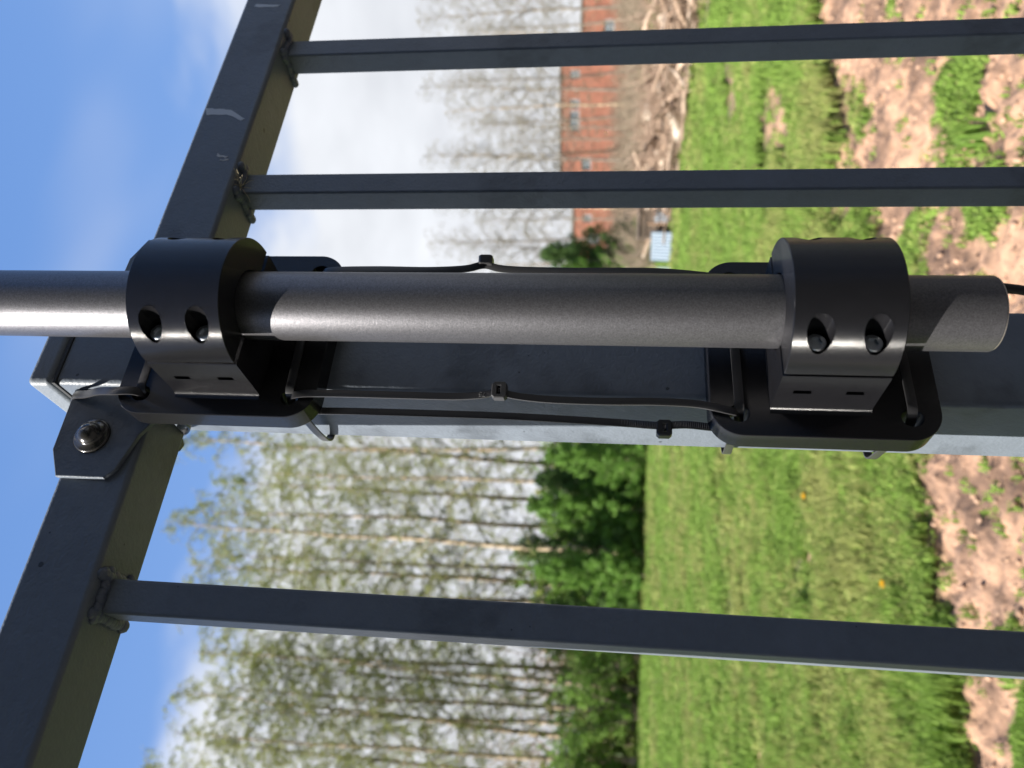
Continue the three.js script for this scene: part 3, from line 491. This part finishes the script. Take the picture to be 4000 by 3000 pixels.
// ---------------------------------------------------------------- brick building
{
  const D = 95, A = 48, [bx, bz] = polar(A, D), b = thing('brick_building', 'orange brick building with a flat roof and small grey windows behind bare birches', 'building', [bx, 0, bz]);
  b.rotation.y = -A * RAD;
  const brick = tex(512, (u, v) => { const row = Math.floor(v * 32), mortar = Math.abs(v * 32 - row - 0.5) > 0.42 ? 0.12 : 0, h = hash3(Math.floor(u * 16 + (row % 2) * 0.5), row, 4), k = 0.8 + 0.25 * h + 0.25 * (tfbm(u, v, 5, 2, 4) - 0.5); return [lerp(0.56 * k, 0.55, mortar), lerp(0.36 * k, 0.47, mortar), lerp(0.29 * k, 0.4, mortar)]; }, 4, true);
  const bm = new THREE.MeshStandardMaterial({ name: 'brickwork', map: brick, roughness: 0.9 }), trim = new THREE.MeshStandardMaterial({ name: 'roof_trim', color: lin(0.22, 0.2, 0.18), roughness: 0.8 }), fr = new THREE.MeshStandardMaterial({ name: 'window_frame', color: lin(0.5, 0.52, 0.53), roughness: 0.6 }), glass = new THREE.MeshPhysicalMaterial({ name: 'window_glass', color: lin(0.1, 0.12, 0.14), roughness: 0.08, metalness: 0 }), dark = new THREE.MeshStandardMaterial({ name: 'room', color: lin(0.05, 0.05, 0.05) });
  const wing = (x0, x1, h, z, wins) => {
    const w = part('wall', cut(metric(new THREE.BoxGeometry(x1 - x0, h + 0.5, 10).translate((x0 + x1) / 2, h / 2 - 0.25, z - 5)), wins.map(([x, y, ww, hh]) => metric(new THREE.BoxGeometry(ww, hh, 0.6).translate(x, y, z)))), bm, b);
    part('roof_edge', rbox(x0 - 0.15, x1 + 0.15, h + 0.003, h + 0.22, z - 10.15, z + 0.15, 0.02, 1), trim, w);
    for (const [x, y, ww, hh] of wins) { const f = part('window', join([rbox(x - ww / 2, x + ww / 2, y - hh / 2, y - hh / 2 + 0.07, z - 0.2, z - 0.1, 0.01, 1), rbox(x - ww / 2, x + ww / 2, y + hh / 2 - 0.07, y + hh / 2, z - 0.2, z - 0.1, 0.01, 1), rbox(x - ww / 2, x - ww / 2 + 0.07, y - hh / 2 + 0.07, y + hh / 2 - 0.07, z - 0.2, z - 0.1, 0.01, 1), rbox(x + ww / 2 - 0.07, x + ww / 2, y - hh / 2 + 0.07, y + hh / 2 - 0.07, z - 0.2, z - 0.1, 0.01, 1), rbox(x - 0.04, x + 0.04, y - hh / 2 + 0.07, y + hh / 2 - 0.07, z - 0.2, z - 0.1, 0.01, 1)]), fr, w); part('pane', metric(new THREE.BoxGeometry(ww - 0.14, hh - 0.14, 0.02).translate(x, y, z - 0.15)), glass, f); }
  };
  const at = (az) => D * Math.tan((az - A) * RAD);
  wing(at(42.6), at(52.2), 7.6, 0, [[at(51.2), 6.0, 0.9, 1.1], [at(49.3), 6.0, 1.0, 1.1], [at(48.2), 6.0, 2.2, 1.1], [at(45.3), 4.6, 1.4, 1.1]]);
  wing(at(52.2) + 0.02, at(63), 5.3, -1.5, [[at(54.2), 2.2, 1.6, 1.2], [at(57), 3.6, 1.6, 1.2], [at(60), 3.6, 1.6, 1.2]]);
  wing(at(36.5), at(42.6) - 0.02, 6.1, -1.2, [[at(39.9), 3.6, 1.2, 1.4], [at(41.4), 4.4, 0.9, 1.0], [at(38.3), 3.6, 1.2, 1.4]]);
}
// ---------------------------------------------------------------- brush pile, roofing sheets
{
  const t = thing('brush_pile', 'long heap of cut branches and pale logs lying across the lawn', 'brush pile'), rnd = rngOf(55);
  const mats = [[0.4, 0.3, 0.22], [0.34, 0.24, 0.17], [0.5, 0.4, 0.31], [0.3, 0.21, 0.15]].map((c, i) => new THREE.MeshStandardMaterial({ name: 'cut_wood_' + i, color: lin(...c), roughness: 0.9 }));
  const pale = new THREE.MeshStandardMaterial({ name: 'peeled_log', color: lin(0.58, 0.5, 0.4), roughness: 0.8 });
  const spot = () => { const k = rnd(), c = [lerp(12.4, 14.2, k), 0, lerp(-6.2, -15.5, k)], w = (rnd() + rnd() - 1) * 1.25, hmax = (0.98 - 0.25 * k) * (1 - Math.abs(w) / 1.5) * (0.75 + 0.5 * fbm(k * 6, 1, 3, 2)); return V(c[0] + w, rnd() * Math.max(0.05, hmax), c[2] + w * 0.2); };
  const bough = (L, r) => { const m = new Mesher(), p = [V(-L / 2, 0, 0)]; for (let k = 1; k <= 5; k++) p.push(V(-L / 2 + L * k / 5, (rnd() - 0.5) * L * 0.07, (rnd() - 0.5) * L * 0.07)); m.limb(p, [r, r, r * 0.9, r * 0.8, r * 0.65, r * 0.5], 7); return m.geo(); };
  const kinds = [...Array(8)].map(() => bough(1 + rnd() * 1.4, 0.02 + rnd() * 0.03)), twigGeo = [];
  for (let i = 0; i < 290; i++) { const m = part('branch', kinds[i % 8], mats[i % 4], t), p = spot(); m.position.copy(p); m.rotation.set(0, rnd() * 6.28, (rnd() - 0.5) * 0.8); }
  for (let i = 0; i < 34; i++) { const g = new THREE.CylinderGeometry(0.07 + rnd() * 0.07, 0.09 + rnd() * 0.08, 0.35 + rnd() * 0.7, 10).rotateZ(Math.PI / 2), m = part('log', metric(g), i % 3 ? pale : mats[2], t), p = spot(); p.y = p.y * 0.8 + 0.12; m.position.copy(p); m.rotation.set(0, rnd() * 6.28, (rnd() - 0.5) * 0.9); }
  for (let i = 0; i < 3200; i++) { const m = new Mesher(), a = spot(), d = V(rnd() - 0.5, (rnd() - 0.35) * 0.7, rnd() - 0.5).normalize(), L = 0.3 + rnd() * 0.8; m.limb([a, a.clone().addScaledVector(d, L / 2).add(V(0, 0.03, 0)), a.clone().addScaledVector(d, L)].map((v) => v.setY(Math.max(0.01, v.y))), [0.009, 0.007, 0.004], 4); twigGeo.push(m.geo()); }
  tag(part('twigs', mergeGeometries(twigGeo), mats[3], t), null, null, null, 'stuff');
}
{
  const corr = (w, h) => { const g = new THREE.BoxGeometry(w, h, 0.004, Math.round(w * 60), 1, 1), p = g.attributes.position; for (let i = 0; i < p.count; i++) p.setZ(i, p.getZ(i) + 0.012 * Math.sin(p.getX(i) * 2 * Math.PI / 0.076)); g.computeVertexNormals(); return metric(g.translate(0, h / 2, 0)); };
  const sheet = (label, x, z, w, h, turn, lean, c) => { const m = tag(part('roofing_sheet', corr(w, h), new THREE.MeshPhysicalMaterial({ name: 'corrugated_sheet', color: lin(...c), roughness: 0.5 })), label, 'roofing sheet'); m.position.set(x, heightAt(x, z) - 0.01, z); m.rotation.set(lean, turn, 0, 'YXZ'); };
  sheet('grey-blue corrugated sheet leaning beside the dark crate', 13.15, -14.25, 0.8, 0.5, -0.6, -0.45, [0.12, 0.15, 0.18]);
  sheet('pale blue corrugated sheet leaning next to the wooden stake', 12.25, -14.75, 0.72, 0.6, -0.75, -0.5, [0.14, 0.19, 0.24]);
  sheet('pale green corrugated sheet at the end of the row', 11.65, -15.1, 0.42, 0.42, -0.7, -0.4, [0.14, 0.2, 0.15]);
  const c = thing('wooden_crate', 'dark slatted crate behind the grey-blue sheet', 'crate', [13.3, heightAt(13.3, -14.9), -14.9]), wood = new THREE.MeshStandardMaterial({ name: 'weathered_board', color: lin(0.1, 0.075, 0.055), roughness: 0.9 });
  c.rotation.y = -0.65;
  for (let k = 0; k < 5; k++) for (const z of [-0.4, 0.4]) part('slat', rbox(-0.5, 0.5, 0.02 + k * 0.16, 0.15 + k * 0.16, z - 0.012, z + 0.012, 0.004, 1), wood, c);
  for (let k = 0; k < 5; k++) for (const x of [-0.488, 0.488]) part('slat', rbox(x - 0.012, x + 0.012, 0.02 + k * 0.16, 0.15 + k * 0.16, -0.385, 0.385, 0.004, 1), wood, c);
  part('lid', rbox(-0.53, 0.53, 0.822, 0.85, -0.45, 0.45, 0.004, 1), wood, c);
  const s = tag(part('wooden_stake', rbox(-0.025, 0.025, -0.1, 0.62, -0.02, 0.02, 0.004, 1), new THREE.MeshStandardMaterial({ name: 'stake_wood', color: lin(0.3, 0.19, 0.12), roughness: 0.9 })), 'short brown wooden stake between the two blue sheets', 'stake'); s.position.set(12.75, heightAt(12.75, -14.4), -14.45);
}
// ---------------------------------------------------------------- grass, weeds, clods
{
  const rnd = rngOf(66);
  const clump = (n, seed) => { const r = rngOf(seed), p = [], u = [], idx = []; for (let b = 0; b < n; b++) { const a = r() * 6.28, d = Math.sqrt(r()), x = Math.cos(a) * d, z = Math.sin(a) * d, h = 0.55 + 0.6 * r(), w = 0.09 + 0.06 * r(), t = r() * 6.28, lx = (r() - 0.5) * 1.3, lz = (r() - 0.5) * 1.3, o = p.length / 3, cw = Math.cos(t) * w, sw = Math.sin(t) * w; p.push(x - cw, -0.15, z - sw, x + cw, -0.15, z + sw, x + lx * 0.35 - cw * 0.8, h * 0.6, z + lz * 0.35 - sw * 0.8, x + lx * 0.35 + cw * 0.8, h * 0.6, z + lz * 0.35 + sw * 0.8, x + lx, h, z + lz); for (let k = 0; k < 5; k++) u.push(k / 5, b); idx.push(o, o + 1, o + 2, o + 1, o + 3, o + 2, o + 2, o + 3, o + 4); } const g = new THREE.BufferGeometry(); g.setAttribute('position', new THREE.Float32BufferAttribute(p, 3)); g.setAttribute('uv', new THREE.Float32BufferAttribute(u, 2)); g.setIndex(idx); g.computeVertexNormals(); return g; };
  const blade = leafMat('grass_blade', 1, 1, 1, 0.38), list = [], weeds = [];
  for (let i = 0; i < 190000; i++) {
    const r = 2.0 * Math.pow(25, Math.pow(rnd(), 1.12)), a = -10 + rnd() * 78, [x, z] = polar(a, r), s = soilAt(x, z), w = weedAt(x, z);
    if (z > -0.35) continue;
    const edge = s > 0.02 && s < 0.98;
    if (rnd() < s * (1 - 0.55 * w) * 0.99) continue;
    const g = 0.6 * fbm(x * 0.7, z * 0.7, 12, 4) + 0.4 * fbm(x * 2.6, z * 2.6, 13, 3), tuft = fbm(x * 3.2, z * 3.2, 14, 3), h = (s > 0.5 ? 0.03 : 0.036 + 0.055 * step(0.45, 0.7, tuft)) * (1 + r * 0.012) * (0.7 + 0.6 * rnd()) * (edge ? 0.9 : 1), sp = 0.022 * (1 + r * 0.16) * (0.7 + 0.6 * rnd());
    const dry = 0.85 * step(0.49, 0.68, g + 0.3 * (rnd() - 0.5)), k = 0.75 + 0.5 * rnd();
    list.push({ p: [x, heightAt(x, z), z], r: [0, rnd() * 6.28, 0], s: [sp, h, sp], c: [lerp(0.2, 0.34, dry) * k, lerp(0.315, 0.345, dry) * k, lerp(0.055, 0.12, dry) * k] });
  }
  copies('grass', clump(13, 3), blade, list, 'short bright green lawn grass with drier tufts', 'grass');
  const clods = [];
  for (let i = 0; i < 60000 && clods.length < 7000; i++) { const x = -0.3 + rnd() * 6.5, z = -3.6 + rnd() * 3, s = soilAt(x, z); if (rnd() > s) continue; const q = 0.003 + 0.014 * rnd() ** 5, k = 0.7 + 0.6 * rnd(); clods.push({ p: [x, heightAt(x, z) + q * 0.2, z], r: [rnd() * 6, rnd() * 6, rnd() * 6], s: [q * (0.8 + 0.6 * rnd()), q * 0.8, q], c: [0.33 * k, 0.21 * k, 0.14 * k] }); }
  const cg = new THREE.IcosahedronGeometry(1, 1), cp = cg.attributes.position; for (let i = 0; i < cp.count; i++) { const v = V().fromBufferAttribute(cp, i), k = 0.7 + 0.6 * noise(v.x * 1.7 + 3, v.y * 1.7 + 3, v.z * 1.7 + 3); cp.setXYZ(i, v.x * k, v.y * k, v.z * k); } cg.computeVertexNormals();
  copies('soil_clods', cg, new THREE.MeshStandardMaterial({ name: 'dry_clod', color: lin(1, 1, 1), roughness: 0.95 }), clods, 'crumbs and clods of dry brown earth on the dug strip', 'soil');
  // a leafy weed and dandelions
  
  const wx = 2.35, wz = -2.0, wp = thing('weed_plant', 'single bright green leafy weed on the bare soil seen between two bars', 'weed', [wx, heightAt(wx, wz), wz]);
  part('leaves', clump(34, 17).scale(0.06, 0.11, 0.06), P2.shrub, wp);
  const st = new Mesher(); st.limb([V(0, -0.02, 0), V(0.004, 0.03, 0.002), V(0, 0.06, 0)], [0.005, 0.004, 0.003], 5); part('stem', st.geo(), P2.shrub, wp);
  const yellow = leafMat('dandelion_yellow', 0.8, 0.5, 0.02, 0.3), ym = new Mesher(), yr = rngOf(4); for (let k = 0; k < 90; k++) { const a = k * 2.4, d = 0.019 * Math.sqrt(k / 90); ym.leaf(V(Math.cos(a) * d, 0.07 + 0.008 * (1 - k / 90), Math.sin(a) * d), 0.011, yr, 1.6, 0.8); }
  const yg = ym.geo(), sg = new Mesher(); sg.limb([V(0.004, -0.02, 0), V(0.002, 0.03, 0.002), V(0, 0.07, 0)], [0.0024, 0.002, 0.002], 5); const sgg = sg.geo();
  for (const [x, z, label] of [[5.06, -3.62, 'yellow dandelion beyond the farthest bar, the bigger of two'], [5.16, -3.56, 'yellow dandelion beyond the farthest bar, the smaller of two'], [0.93, -3.62, 'yellow dandelion near the soil edge below the lower clamp'], [1.9, -4.9, 'yellow dandelion in mid lawn beside the post']]) { const d = thing('dandelion', label, 'flower', [x, heightAt(x, z), z], 'dandelions in the lawn'); part('flower_head', yg, yellow, d); part('stem', sgg, P2.shrub, d); }
}
renderer.render(scene, camera);
